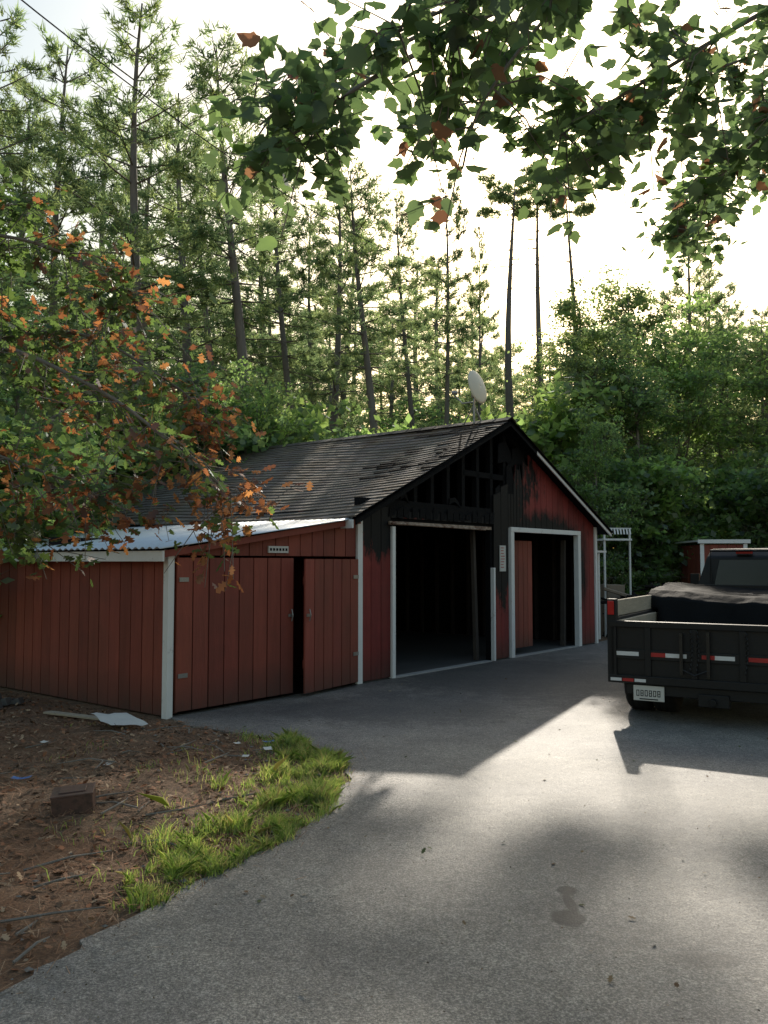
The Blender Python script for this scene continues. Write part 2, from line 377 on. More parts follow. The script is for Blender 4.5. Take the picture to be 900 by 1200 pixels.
for k in range(16):
    x=.62+k*.172+R.uniform(-.03,.03); mb.prism([(x,2.19+R.uniform(-.01,.04)),(x+.13,2.19+R.uniform(-.01,.05)),(x+.15,2.38+R.uniform(-.08,.04)),(x+.01,2.36+R.uniform(-.08,.05))],'y',-.012,-.004)
mb.obj('charred_framing',M_char,G,bevel=.006)
mb=MB()
mb.box(-.05,.05,-.03,.012,.02,2.27)
mb.box(W-.05,W+.03,-.03,.012,.02,2.27)
mb.box(.67,.74,-.035,.08,.02,2.08)
mb.box(3.28,3.33,-.035,.03,.02,1.5)
mb.box(3.83,3.93,-.035,.06,.02,2.09); mb.box(6.28,6.39,-.035,.06,.02,2.09); mb.box(3.83,6.39,-.037,.06,2.091,2.17)
mb.prism(rake(4.4,W+.28,0,0,-.09,-.02),'y',-.22,-.195)
mb.box(-.36,-.33,-.2,D+.1,2.02,2.13); 
mb.obj('white_trim',M_white,G,bevel=.004)
mb=MB(); mb.prism(rake(-.3,MX,0,0,-.10,-.02),'y',-.22,-.195); mb.prism(rake(MX,4.399,0,0,-.10,-.02),'y',-.22,-.195)
mb.obj('burnt_rake_board',M_char,G)
mb=MB(); mb.box(.6,3.2,-.045,-.014,2.10,2.15); mb.tube([(.62,-.06,2.12),(3.0,-.06,2.10)],[.016,.016],8); mb.obj('door_track',M_rust,G,bevel=.004)
mb=MB(); mb.box(.74,3.24,-.02,.10,.012,.030); mb.box(3.93,6.28,-.02,.10,.012,.030); mb.obj('sill',simple('sill_light_tint',(.38,.37,.36),.7,nscale=9,var=.4),G)  # pale sill colour stands in for light reflected off the floor
mb=MB(); boards(mb,4.02,4.98,.12,1.96,y0=.22,pitch=.16); mb.box(4.02,4.98,.245,.27,.2,.3); mb.box(4.02,4.98,.245,.27,1.7,1.8)
o=mb.obj('inner_red_door',M_red2,G)
mb=MB(); mb.prism([(3.12,.03),(3.20,.03),(3.10,2.1),(3.04,2.1)],'y',.2,.26); mb.prism([(6.12,.03),(6.2,.03),(6.24,2.0),(6.18,2.0)],'y',.2,.28); mb.obj('interior_post',simple('smoked_post',(.07,.055,.045),.85,nscale=5,var=.5),G)
mb=MB(); mb.box(3.5,3.68,-.018,-.004,1.44,1.86); mb.obj('notice_sign',M_paper,G)
mb=MB()
for z in np.arange(1.5,1.84,.045): mb.box(3.52,3.52+R.uniform(.08,.14),-.0195,-.0183,z,z+.012)
mb.obj('notice_lettering',M_redtape,G)

mb=MB()
SL=math.hypot(MX+.32,(RZ-EV)*(MX+.32)/MX); nx_,nz_=(RZ-EV),MX
L=math.hypot(nx_,nz_); nrm_=(nx_/L,nz_/L)
def roofpt(side,s,y,h):
    dx=s*nz_/L; dz=s*nx_/L
    sag=-.07*math.exp(-((y-1.2)/1.3)**2)*math.exp(-((s-1.5)/1.2)**2)-.04*math.sin(y*.9)*min(1,s) if side<0 else 0
    x=MX-dx if side<0 else MX+dx
    return (x+(-nrm_[0] if side<0 else nrm_[0])*h, y, RZ-dz+nrm_[1]*h+.0+sag)
y0,y1=-.24,D+.2
nc=int(SL/.135)
for side in (-1,1):
    for k in range(nc):
        s0=k*SL/nc; s1=(k+1)*SL/nc+.008
        ys=[y0]
        a=y0+R.uniform(.1,.3)
        while a<y1-.05: ys.append(a); a+=R.uniform(.26,.34)
        ys.append(y1)
        for a,b in zip(ys[:-1],ys[1:]):
            h0=.012; h1=.026+R.uniform(-.003,.003); t=R.uniform(.8,1.18); tt=(t,t*R.uniform(.94,1.02),t*R.uniform(.9,1))
            ym=(a+b)/2; lift=0
            if side<0 and ym<1.5 and s0<2.4 and R.random()<.65*(1-ym/1.8): tt=(.25,.22,.22); lift=R.uniform(-.004,.02)
            P=[roofpt(side,s0,a+.003,h0),roofpt(side,s0,b-.003,h0),roofpt(side,s1,b-.003,h1+lift),roofpt(side,s1,a+.003,h1+lift*.3),
               roofpt(side,s1,b-.003,h1-.02),roofpt(side,s1,a+.003,h1-.02)]
            mb.add(P,[(0,1,2,3),(3,2,4,5)],tt)
mb.obj('roof_shingles',M_shingle,G)
mb=MB()
for side in (-1,1):
    ns=12; nyy=16
    for i in range(ns):
        for j in range(nyy):
            s0,s1=SL*i/ns,SL*(i+1)/ns; a,b=y0+(y1-y0)*j/nyy,y0+(y1-y0)*(j+1)/nyy
            mb.add([roofpt(side,s0,a,.004),roofpt(side,s0,b,.004),roofpt(side,s1,b,.004),roofpt(side,s1,a,.004)],[(0,1,2,3)])
            mb.add([roofpt(side,s0,a,-.03),roofpt(side,s0,b,-.03),roofpt(side,s1,b,-.03),roofpt(side,s1,a,-.03)],[(3,2,1,0)])
mb.obj('roof_deck',M_char,G)
mb=MB()
for y in np.arange(y0,y1-.1,.3):
    t=R.uniform(.6,1.2); mb.add([(MX-.14,y,RZ-.02),(MX,y,RZ+.05),(MX+.14,y,RZ-.02),(MX-.14,y+.31,RZ-.026),(MX,y+.31,RZ+.045),(MX+.14,y+.31,RZ-.026)],[(0,1,4,3),(1,2,5,4)],(t,t,t))
mb.obj('ridge_cap',M_shingle,G)

# lean-to
LW=3.0; LD=7.3; LH0=1.74; LH1=2.16
def lz(x): return LH1+(LH1-LH0)*(x/LW)
mb=MB()
boards(mb,-LW+.08,-.05,1.665,lambda x:lz(x)-.02,y0=0,pitch=.2)
boards(mb,-LW+.04,-LW+.14,.04,1.66,pitch=.1)
boards(mb,.05,LD,lambda y:.02,1.60,y0=-LW,axis='x',pitch=.2)
mb.obj('leanto_siding',M_red2,G)
mb=MB(); mb.box(-LW+.03,-LW+.04,.06,LD,.02,1.66); mb.box(-2.9,-.05,2.5,2.52,.02,1.9); mb.box(-2.9,-.06,.05,2.5,-.02,.02); mb.obj('leanto_lining',M_dark,G)
mb=MB(); mb.box(-LW-.035,-LW+.045,-.035,.045,.0,1.72); mb.box(-LW-.16,-LW-.13,-.1,LD,1.60,1.71)
for y in np.arange(.2,LD,.6): mb.box(-LW-.129,-LW-.024,y,y+.05,1.61,1.69)
mb.box(-LW-.022,-LW-.004,.05,LD,1.60,1.70)
mb.obj('leanto_white_trim',M_white,G,bevel=.004)
mb=MB(); mb.prism([(-LW-.13,LH0-.1),(-.06,LH1-.07),(-.06,LH1-.0),(-LW-.13,LH0-.03)],'y',-.09,-.065); mb.obj('leanto_fascia',M_red2,G)
mb=MB(); ys=np.arange(-.14,LD+.1,.02); V=[]; F=[]
for i,y in enumerate(ys):
    z=.012*math.sin(y*2*math.pi/.12)
    for x in (-LW-.22,-1.5,-.36+.4): V.append((x,y,LH1+(LH1-LH0)*x/LW+.03+z))
for i in range(len(ys)-1):
    for k in (0,1): F.append((i*3+k,i*3+k+1,i*3+k+4,i*3+k+3))
mb.add(V,F); o=mb.obj('leanto_metal_roof',M_metal,G,smooth=True); sm=o.modifiers.new('s','SOLIDIFY'); sm.thickness=.004
def barn_door(w,h,name,x,rz):
    e=bpy.data.objects.new(name,None); link(e,G); e.location=(x,-.02,0); e.rotation_euler=(0,0,rz)
    s=1 if w>0 else -1; a,b=(0,w) if w>0 else (w,0)
    mb=MB(); boards(mb,a,b,.06,h,y0=-.03,pitch=.21,gap=.016); mb.obj(name+'_boards',M_red2,e)
    mb=MB(); 
    for z in (.35,h-.3): mb.box(a+.02,b-.02,-.004,.02,z,z+.09)
    mb.obj(name+'_battens',M_red2,e)
    mb=MB(); hx=.02 if w>0 else -.02
    for z in (.4,h-.25): mb.box(min(hx,hx+s*.12),max(hx,hx+s*.12),-.04,-.031,z,z+.045)
    mb.box(w-s*.10,w-s*.02,-.042,-.031,.95,.985) if w>0 else mb.box(w+.02,w+.10,-.042,-.031,.95,.985)
    mb.tube([(w-s*.06,-.05,.9),(w-s*.06,-.07,.97),(w-s*.06,-.05,1.04)],[.008]*3,6)
    mb.obj(name+'_hardware',M_steel,e)
barn_door(1.70,1.64,'left_barn_door',-2.93,0); barn_door(-1.17,1.63,'right_barn_door',-.055,math.radians(8))
mb=MB(); mb.box(-1.62,-1.3,-.02,-.002,1.70,1.78); mb.obj('door_plaque',M_paper,G)
mb=MB()
for k in range(6): mb.box(-1.6+k*.05,-1.57+k*.05,-.0225,-.0203,1.725,1.755)
mb.obj('plaque_lettering',M_char,G)
mb=MB(); boards(mb,.0,.7,.02,1.75,y0=-.0,pitch=.14); mb.obj('annex_boards',M_tan,G,loc=(W+.15,.35,0))
mb=MB(); mb.prism([(0,0),(.75,0),(.75,.04),(0,.04)],'y',-.2,2.5); mb.obj('annex_roof',M_metal,G,loc=(W+.1,.35,1.78))
mb=MB(); mb.box(.7,.72,.0,2.4,.02,1.76); mb.box(0,.69,2.38,2.4,.02,1.76); mb.obj('annex_side',M_tan,G,loc=(W+.15,.35,0))
mb=MB(); mb.box(.66,.74,-.03,-.005,.02,1.77); mb.obj('annex_post',M_white,G,loc=(W+.15,.35,0))

S=empty('satellite_dish',(1.50,14.1,3.92))
mb=MB(); mb.tube([(0,0,-.1),(0,0,.35),(.03,.03,.5)],[.02,.02,.02],10); mb.tube([(.22,.1,-.15),(0,0,.28)],[.012,.012],8); mb.tube([(-.2,.2,-.1),(0,0,.28)],[.012,.012],8); mb.box(-.07,.07,-.07,.07,-.11,-.09); mb.box(-.04,.05,-.03,.06,.42,.55)
mb.obj('mast',M_steel,S)
mb=MB(); V=[];F=[];nr=7;na=32
for i in range(nr+1):
    r=i/nr
    for k in range(na):
        t=2*math.pi*k/na; V.append((r*.25*math.cos(t),.055*(r*r-1),r*.29*math.sin(t)))
for i in range(nr):
    for k in range(na): F.append((i*na+k,i*na+(k+1)%na,(i+1)*na+(k+1)%na,(i+1)*na+k))
mb.add(V,F); o=mb.obj('reflector',M_dish,S,smooth=True,loc=(.05,-.03,.58)); o.rotation_euler=(math.radians(-14),0,math.radians(50)); sm=o.modifiers.new('s','SOLIDIFY'); sm.thickness=.012
mb=MB(); mb.tube([(.03,-.0,.34),(-.18,.16,.34),(-.30,.26,.50)],[.012,.012,.012],8); mb.lathe([(-.05,.0),(-.05,.03),(.05,.035),(.05,0)],(-.30,.26,.54),'x',12)
mb.obj('lnb_arm',M_steel,S)

# ------------------------------------------------------------------ dump-bed pickup
T=empty('dump_bed_pickup_truck',(2.30,8.78,0),math.radians(-30))
TW=2.1
mb=MB()
mb.box(.04,TW-.04,.0,.03,.43,.98)
mb.box(0.0,TW,-.035,.045,.94,1.0); mb.box(0,TW,-.035,.045,.38,.46)
for x in (.0,.36,.80,1.24,1.68,TW-.06): mb.box(x,x+.06,-.03,.0,.46,.94)
mb.box(.06,TW-.06,-.018,-.001,.62,.72)
mb.obj('tailgate',M_black,T,bevel=.006)
mb=MB(); mb2=MB()
segs=[(.08,.30,1),(.42,.56,0),(.56,.76,1),(.90,1.02,0),(1.02,1.20,1),(1.32,1.5,0),(1.5,1.64,1),(1.76,1.9,0),(1.9,2.02,1)]
for a,b,k in segs: (mb2 if k else mb).box(a,b,-.0205,-.0182,.655,.695)
for i in range(3): (mb if i%2 else mb2).box(.02+i*.12,.13+i*.12,-.0385,-.0355,.40,.43)
mb.obj('reflective_tape_red',M_redtape,T); mb2.obj('reflective_tape_white',M_whtape,T)
mb=MB()
for x in (0,TW-.06):
    mb.box(x,x+.06,.05,3.0,.46,1.02)
    mb.box(x-.01,x+.07,.05,3.0,.96,1.03)
    for y in np.arange(.25,3.0,.5): mb.box(x-.02 if x==0 else x+.06,x if x==0 else x+.08,y,y+.07,.46,1.0)
    mb.box(x-.01,x+.08,-.03,.06,.38,1.22)
mb.box(0,TW,2.95,3.02,.46,1.30)
mb.box(.07,TW-.07,.05,2.94,.46,.52)
mb.box(.5,.62,.1,6.0,.30,.458); mb.box(TW-.62,TW-.5,.1,6.0,.30,.458)
mb.obj('bed_body',M_black,T,bevel=.005)
mb=MB(); 
for x in (.005,TW-.055): mb.box(x,x+.04,.08,2.9,1.035,1.2)
mb.box(.07,.11,.1,2.9,.78,1.0)
mb.obj('wooden_side_boards',M_wood,T,bevel=.006)
mb=MB(); mb.box(-.0,.065,-.052,-.031,1.06,1.20); mb.box(TW-.05,TW+.015,-.052,-.031,1.06,1.20); mb.obj('tail_lights',M_redlens,T,bevel=.006)
mb=MB()
for x0_ in (.80,.86,1.3): 
    for i in range(9):
        a=i*.045; mb.tube([(x0_+.02*math.sin(a*9),-.06,.93-a),(x0_+.02*math.sin((a+.04)*9)+.008,-.07,.91-a),(x0_,-.06,.89-a)],[.006]*3,5)
mb.box(.70,.73,-.06,-.03,.5,.9); mb.box(.95,.98,-.06,-.03,.48,.92)
mb.tube([(.72,-.05,.55),(.84,-.08,.50),(.96,-.05,.55)],[.009]*3,6)
mb.obj('latches_and_chain',simple('worn_black_steel',(.03,.028,.026),.4,.5,nscale=20,var=.6),T)
mb=MB(); mb.box(.16,TW-.16,.02,.10,.27,.375); mb.box(.3,.34,.0,.05,.22,.38); mb.tube([(1.0,-.08,.25),(1.0,.2,.27)],[.035,.035],8)
mb.box(.86,1.14,-.02,.1,.2,.32); mb.obj('rear_bumper_hitch',M_black,T,bevel=.006)
mb=MB(); mb.box(.24,.54,-.012,.0,.215,.365); mb.obj('licence_plate',M_paper,T,bevel=.004)
mb=MB(); x=.27
for ch in range(6):
    mb.box(x,x+.006,-.0145,-.0125,.26,.32); mb.box(x+.022,x+.028,-.0145,-.0125,.26,.32); mb.box(x+.006,x+.022,-.0145,-.0125,.313,.32); mb.box(x+.006,x+.022,-.0145,-.0125,.26,.267)
    if ch%2: mb.box(x+.006,x+.022,-.0145,-.0125,.287,.293)
    x+=.041
mb.box(.3,.48,-.0145,-.0125,.228,.238)
mb.obj('plate_characters',M_char,T)
def wheel(name,cx,cy,sgn):
    mb=MB(); r=.385
    tyre=[(-.11,.22),(-.118,.30),(-.112,.35),(-.085,.378),(-.04,.385),(-.036,.375),(-.028,.385),(.028,.385),(.036,.375),(.04,.385),(.085,.378),(.112,.35),(.118,.30),(.11,.22)]
    mb.lathe(tyre,(cx,cy,r),'x',36,m=0)
    rim=[(-.11,.222),(-.09,.20),(-.02,.17),(.0,.08),(-.03,.07),(-.04,0.001)]
    mb.lathe(rim if sgn>0 else [(-a,b) for a,b in rim],(cx,cy,r),'x',24,m=1)
    mb.obj(name,[M_rubber,M_steel],T,smooth=True)
wheel('rear_wheel_left_outer',.15,.75,1); wheel('rear_wheel_left_inner',.42,.75,1); wheel('rear_wheel_right_outer',TW-.15,.75,-1); wheel('rear_wheel_right_inner',TW-.42,.75,-1)
wheel('front_wheel_left',.22,5.2,1); wheel('front_wheel_right',TW-.22,5.2,-1)
mb=MB(); mb.tube([(.3,.75,.385),(TW-.3,.75,.385)],[.06,.06],10); mb.lathe([(-.14,0),(-.12,.12),(0,.16),(.12,.12),(.14,0)],(1.05,.75,.385),'x',16); mb.obj('rear_axle',M_black,T,smooth=True)
mb=MB(); nx2,ny2=90,90; V=[]
def prof_t(u):
    P=[(1.0,.56),(1.45,.60),(1.62,.9),(1.70,1.17),(1.9,1.24),(2.95,1.31),(3.06,1.25)]
    U=[0,.15,.33,.52,.6,.95,1.0]
    return np.interp(u,U,[p[0] for p in P]),np.interp(u,U,[p[1] for p in P])
for j in range(ny2):
    u=j/(ny2-1); py,pz=prof_t(u)
    for i in range(nx2):
        x=.0+(TW)*i/(nx2-1)
        hang=math.exp(-((u-.33)/.17)**2)
        fold=math.sin(x*9+1.6*math.sin(x*5)+u*3)*.35+mnoise.noise(Vector((x*5,u*2,3)))
        y=py+hang*.06*fold; z=pz+.02*mnoise.noise(Vector((x*3,py*3,7)))+.010*mnoise.noise(Vector((x*9,py*9,1)))+(.02*math.sin(x*3+1)*min(1,u*2))
        if u>.5: z-=.035*math.sin(math.pi*x/TW)
        if z<1.05: x=max(.13,min(TW-.13,x))
        V.append((x,y,z))
mb.add(V,[(j*nx2+i,j*nx2+i+1,(j+1)*nx2+i+1,(j+1)*nx2+i) for j in range(ny2-1) for i in range(nx2-1)]); o=mb.obj('black_tarp',M_tarp,T,smooth=True)
mb=MB(); V=[]
for side in (0,1):
    for j in range(30):
        y=1.7+1.3*j/29
        for i in range(8):
            t=i/7; xx=-.012-.03*abs(math.sin(y*9))*t if side==0 else TW+.012+.03*abs(math.sin(y*9))*t
            V.append((xx,y,1.24+.05*(y-1.9)-t*(.12+.04*math.sin(y*4))))
F=[]
for s in (0,1):
    for j in range(29):
        for i in range(7): a=s*240+j*8+i; F.append((a,a+1,a+9,a+8))
mb.add(V,F); mb.obj('tarp_side_drape',M_tarp,T,smooth=True)
mb=MB()
prof=[(3.15,.45),(3.15,1.15),(3.22,1.66),(3.36,1.77),(4.55,1.79),(4.75,1.74),(5.25,1.20),(6.35,1.10),(6.5,.95),(6.52,.45)]
x0c,x1c=.26,TW-.06
V=[];n=len(prof)
for xx in (x0c,x0c+.03,x1c-.03,x1c):
    for (y,z) in prof:
        tap=max(0,(z-1.15))*.34
        xm=xx+tap if xx<1 else xx-tap
        V.append((xm,y,z))
F=[tuple(range(n))[::-1],tuple(range(3*n,4*n))]
for s in range(3):
    for i in range(n): F.append((s*n+i,s*n+(i+1)%n,(s+1)*n+(i+1)%n,(s+1)*n+i))
mb.add(V,F); mb.obj('cab_body',M_black,T,bevel=.03)
mb=MB()
mb.add([(.52,3.13,1.2),(TW-.32,3.13,1.2),(TW-.40,3.185,1.62),(.60,3.185,1.62)],[(0,1,2,3)])
for s in (-1,1):
    xa=x0c-.004 if s<0 else x1c+.004
    mb.add([(xa-s*.008,3.5,1.2),(xa-s*.008,4.9,1.2),(xa-s*.185,4.6,1.68),(xa-s*.185,3.55,1.68)],[(0,1,2,3)])
mb.add([(.4,5.22,1.25),(TW-.2,5.22,1.25),(TW-.32,4.80,1.70),(.52,4.80,1.70)],[(0,1,2,3)])
mb.obj('cab_windows',M_glass,T)
mb=MB(); mb.box(.80,1.0,3.19,3.27,1.70,1.735); mb.obj('third_brake_light',M_redlens,T,bevel=.005)
mb=MB()
for x in (-.02,TW+.05): mb.box(x,x+.12,4.55,4.62,1.2,1.42); mb.tube([(x+.06,4.6,1.25),(x0c+.05 if x<0 else x1c-.05,4.7,1.2)],[.012,.012],6)
mb.tube([(.5,3.12,1.32),(.5,3.12,1.74),(TW-.3,3.12,1.74),(TW-.3,3.12,1.32)],[.016]*4,8)
mb.obj('mirrors_and_rack',M_black,T,bevel=.008)

# ------------------------------------------------------------------ background structures
B=empty('red_storage_shed',(7.55,20.3,0),math.radians(-6))
mb=MB(); boards(mb,0,1.0,.05,2.0,pitch=.2); boards(mb,0,2.2,.05,2.0,y0=0,axis='x',pitch=.22); boards(mb,0,2.2,.05,2.0,y0=.98,axis='x',pitch=.22); mb.obj('shed_walls',M_red2,B)
mb=MB(); mb.box(-.04,.05,-.03,-.004,.05,2.02); mb.box(.95,1.04,-.03,-.004,.05,2.02); mb.box(-.1,1.1,-.08,-.04,2.03,2.12); mb.box(-.1,1.1,-.035,2.3,2.07,2.11); mb.obj('shed_trim',M_white,B)
mb=MB(); mb.box(.3,.42,-.012,-.003,1.0,1.7); mb.box(.42,.65,-.012,-.003,1.35,1.5); mb.obj('shed_door_panel',M_dark,B)
A=empty('striped_canopy',(4.70,18.2,0),math.radians(10))
mb=MB(); 
for k in range(9): mb.add([(k*.07,0,2.3),(k*.07+.035,0,2.3),(k*.07+.035,-.04,2.18),(k*.07,-.04,2.18)],[(0,1,2,3)])
mb.box(-.02,.62,0,1.0,2.3,2.32); mb.box(-.02,.62,-.02,.5,2.05,2.09)
mb.box(0,.035,.02,.06,0,2.29); mb.box(.58,.61,.02,.06,0,2.29)
mb.obj('canopy_cloth_and_posts',M_white,A)
mb=MB(); mb.box(.0,.85,.3,1.1,.0,.75); mb.box(.1,.5,.1,.5,.0,1.1); mb.obj('canopy_stored_crates',M_tan,A,bevel=.01)
J=empty('scrap_pile',(5.5,17.6,0))
mb=MB(); mb2=MB()
for k in range(46):
    x,y=R.uniform(-.6,1.3),R.uniform(0,1.0); a=R.uniform(0,3.1); l=R.uniform(.3,1.0); z=R.uniform(.6,1.2)*(1-abs(x-.4)/2.4)
    (mb if k%3 else mb2).tube([(x,y,z),(x+l*math.cos(a),y+l*math.sin(a)*.4,z+R.uniform(-.1,.25))],[R.uniform(.015,.04)]*2,5)
mb2.prism([(.3,.8),(.8,.8),(.75,1.12),(.32,1.1)],'y',.1,.13); mb.prism([(-.8,0),(1.6,0),(1.3,.8),(-.4,.9)],'y',.2,1.1)
mb.obj('boards_and_pipes',M_dark,J); mb2.obj('pale_boards',M_tan,J)

# ------------------------------------------------------------------ trees
QUAD=[(0,0),(.34,.45),(0,1),(-.34,.45)]
def tint_pal(n,pal,j=.25):
    p=np.array(pal)[R.integers(0,len(pal),n)]; return p*(1+R.uniform(-j,j,(n,1)))
GREENS=[(.08,.125,.055),(.095,.145,.06),(.115,.16,.065),(.085,.135,.065)]
def pine_mesh(name,H,cs,spread,dens=1.0,lean=0,pal=((.08,.115,.075),(.10,.135,.08),(.125,.155,.085)),deadf=.45):
    mb=MB(); ph=R.uniform(0,6.3)
    def tp(z): t=z/H; return np.array([lean*t*t*H*.1+.22*math.sin(t*5+ph),.18*math.cos(t*4+ph),z])
    zs=np.linspace(0,H,12); r0=.012*H
    mb.tube([tp(z) for z in zs],[max(.02,r0*(1-z/H)**.8+.015) for z in zs],8,(.9,.9,.95))
    C=[];Dv=[]
    z=cs*H*deadf
    while z<H-.2:
        t=(z-cs*H)/(H-cs*H)
        if t<0:
            for _ in range(R.integers(2,5)):
                a=R.uniform(0,6.28); L=R.uniform(.5,spread*.7); p=tp(z); e=p+np.array([math.cos(a)*L,math.sin(a)*L,R.uniform(-.35,.1)*L])
                mb.tube([p,(p+e)/2+[0,0,.08],e],[.022,.014,.005],3,(.7,.65,.6),cap=False)
            z+=R.uniform(.3,.6); continue
        nb=R.integers(3,6); a0=R.uniform(0,6.28)
        for k in range(nb):
            if R.random()<.2: continue
            a=a0+6.28*k/nb+R.uniform(-.35,.35)
            L=spread*((1-t)**.6)*min(1,.55+t*2)*R.uniform(.4,1.15)+.25
            up=math.radians(-8+42*t+R.uniform(-10,12))
            d=np.array([math.cos(a)*math.cos(up),math.sin(a)*math.cos(up),math.sin(up)])
            p=tp(z); pts=[p]; 
            for q in (.35,.7,1.0): pts.append(p+d*L*q+np.array([0,0,.10*L*q*q]))
            mb.tube(pts,[.03*(1-t)+.012,.022,.012,.005],3,(.8,.78,.75),cap=False)
            side=np.array([-math.sin(a),math.cos(a),0])
            ncl=int(max(4,L*9.5*dens))
            for _ in range(ncl):
                q=R.uniform(.3,1.03)**.8; w=R.normal()*.19*L*min(1,1.25-q*.6)
                C.append(p+d*L*q+np.array([0,0,.10*L*q*q+R.normal()*.05])+side*w)
                dd=d*.8+side*np.sign(w)*.5+np.array([0,0,.45]); Dv.append(dd)
        z+=R.uniform(.34,.68)
    C=np.array(C);Dv=norm(np.array(Dv)); nbld=14
    ct=tint_pal(len(C),pal,.35)
    c=np.repeat(C,nbld,0)+R.normal(size=(len(C)*nbld,3))*.05; d=np.repeat(Dv,nbld,0)
    al=norm(d*.75+R.normal(size=c.shape)*.62); nr=R.normal(size=c.shape)
    sz=R.uniform(.17,.30,len(c))
    P=leaf_polys(c,np.cross(al,nr),sz,[(-.08,0),(.08,0),(0,1)],along=al)
    return poly_mesh(name,[(P,np.repeat(ct,nbld,0)*R.uniform(.75,1.25,(len(c),1)),1),(mb,None,0)],[M_bark,M_needle])

def broad_mesh(name,H,Wd,trunk=.25,nleaf=26000,pal=GREENS,ls=(.10,.165),low=.12,ncl=420,tr=.012):
    mb=MB(); tips=[]
    def grow(p,d,L,r,dep):
        pts=[p];q=p.copy();dd=d.copy()
        for _ in range(3):
            dd=norm(dd+R.normal(size=3)*.16+np.array([0,0,.06])); q=q+dd*L/3; pts.append(q.copy())
            if dep<=1: tips.append(q.copy())
        mb.tube(pts,[r,r*.85,r*.7,r*.55],5 if dep>1 else 3,(.9,.88,.85),cap=False)
        if dep==0: return
        for k in range(R.integers(3,5)):
            a=R.uniform(0,6.28); s=np.array([math.cos(a),math.sin(a),R.uniform(-.25,.5)])
            st=pts[R.integers(1,4)]
            grow(st,norm(dd*.55+s*.8),L*R.uniform(.55,.8),r*.5,dep-1)
        grow(q,dd,L*.7,r*.55,dep-1)
    th=H*trunk
    base=[np.array([0,0,0.]),np.array([.05,.03,th*.5]),np.array([.02,.08,th])]
    mb.tube(base,[tr*H*1.2,tr*H,tr*H*.9],8)
    top=base[-1]
    z=th
    while z<H*.88:
        t=(z-th)/(H-th)
        for _ in range(2):
            a=R.uniform(0,6.28); L=Wd*.5*math.sin(math.pi*min(.95,.25+t*.7))*R.uniform(.55,1.1)*.55
            grow(np.array([.02,.08,z]),norm(np.array([math.cos(a),math.sin(a),.35+t])),L,tr*H*.4*(1-t*.7),2)
        z+=H*.055
    mb.tube([top,np.array([.1,0,H*.6]),np.array([0,.05,H*.9])],[tr*H*.9,tr*H*.5,.02],6)
    tips=np.array(tips); 
    if low<trunk*.8:
        n=60; a=R.uniform(0,6.28,n); rr=R.uniform(.2,.5,n)*Wd
        tips=np.concatenate([tips,np.stack([np.cos(a)*rr*.8,np.sin(a)*rr*.8,R.uniform(low*H,trunk*H*1.3,n)],1)])
    sel=tips[R.integers(0,len(tips),ncl)]+R.normal(size=(ncl,3))*.12
    per=nleaf//ncl; ct=tint_pal(ncl,pal,.35)
    cs_=R.uniform(.12,.28,(ncl,1))*max(.6,Wd/6)
    c=np.repeat(sel,per,0)+R.normal(size=(ncl*per,3))*np.repeat(cs_,per,0)*np.array([1.3,1.3,.35])
    nr=R.normal(size=c.shape)*.8+np.array([0,0,1.1])
    P=leaf_polys(c,nr,R.uniform(ls[0],ls[1],len(c)),QUAD)
    return poly_mesh(name,[(P,np.repeat(ct,per,0)*R.uniform(.8,1.2,(len(c),1)),1),(mb,None,0)],[M_bark,M_leaf])

PM=[pine_mesh('pine_a',16,.36,2.8,1.0),pine_mesh('pine_b',15,.46,2.4,1.0,lean=.4),pine_mesh('pine_c',14,.30,3.2,1.0),pine_mesh('pine_d',16,.55,2.5,1.1,lean=-.4),pine_mesh('shade_pine',18,.92,1.9,3.0,deadf=.8)]  # last pine: bare trunk, crown shaped high to shade the foreground
BM=[broad_mesh('broad_a',10,6.0,.18,12500,ncl=300),broad_mesh('broad_b',8,5.5,.12,12000,pal=[(.105,.16,.06),(.125,.175,.065),(.095,.145,.06)],ncl=290),broad_mesh('broad_c',12,5.6,.25,13500,pal=[(.085,.12,.06),(.10,.14,.065),(.125,.155,.07)],ncl=330)]
SM=[broad_mesh('shrub_a',3.0,3.8,.08,7500,ncl=190,low=.03,tr=.01),broad_mesh('shrub_b',2.4,3.4,.08,7000,pal=[(.105,.155,.06),(.125,.175,.06)],ncl=180,low=.03,tr=.01)]
def place(me,name,x,y,s,rz=None,parent=None,sx=1.0):
    o=bpy.data.objects.new(name,me); link(o,parent); o.location=(x,y,-.02); o.scale=(s*sx,s*sx,s); o.rotation_euler=(0,0,R.uniform(0,6.28) if rz is None else rz); return o
HP=[16,15,14,16,18]
def pine(px,Y,ytop,k,sx=1.0,name='pine_tree'):
    h=1.6+(658-ytop)/1000*Y; place(PM[k],name,(px-450)/1000*Y,Y,h/HP[k],sx=sx*R.uniform(.88,1.12))
HB=[10,8,12]
def broad(px,Y,ytop,k,sx=1.0,name='broadleaf_tree'):
    h=1.6+(658-ytop)/1000*Y; place(BM[k],name,(px-450)/1000*Y,Y,h/HB[k],sx=sx)
for a in [(-30,20,-20,0),(66,23,30,2),(145,20,-10,1),(212,27,90,0),(283,21,40,3),(340,27,170,3,.9),(392,31,200,1),
          (437,24,190,3,.9),(484,33,220,3,.8),(522,27,210,3,.7),(560,33,262,1,.5),(402,38,240,3),(310,38,170,1),(175,36,120,2),(250,34,150,3),(365,36,230,2,.8),
          (810,33,250,2,.85),(835,36,310,0),(862,38,350,3),(895,34,362,1),(960,36,340,0),(20,36,70,3),(100,38,110,1),
          (604,36,200,4,1.0),(636,37,200,4,1.0),(672,36,206,4,1.0)]:  # this row: pines added so their high crowns shade the foreground
    pine(*a)
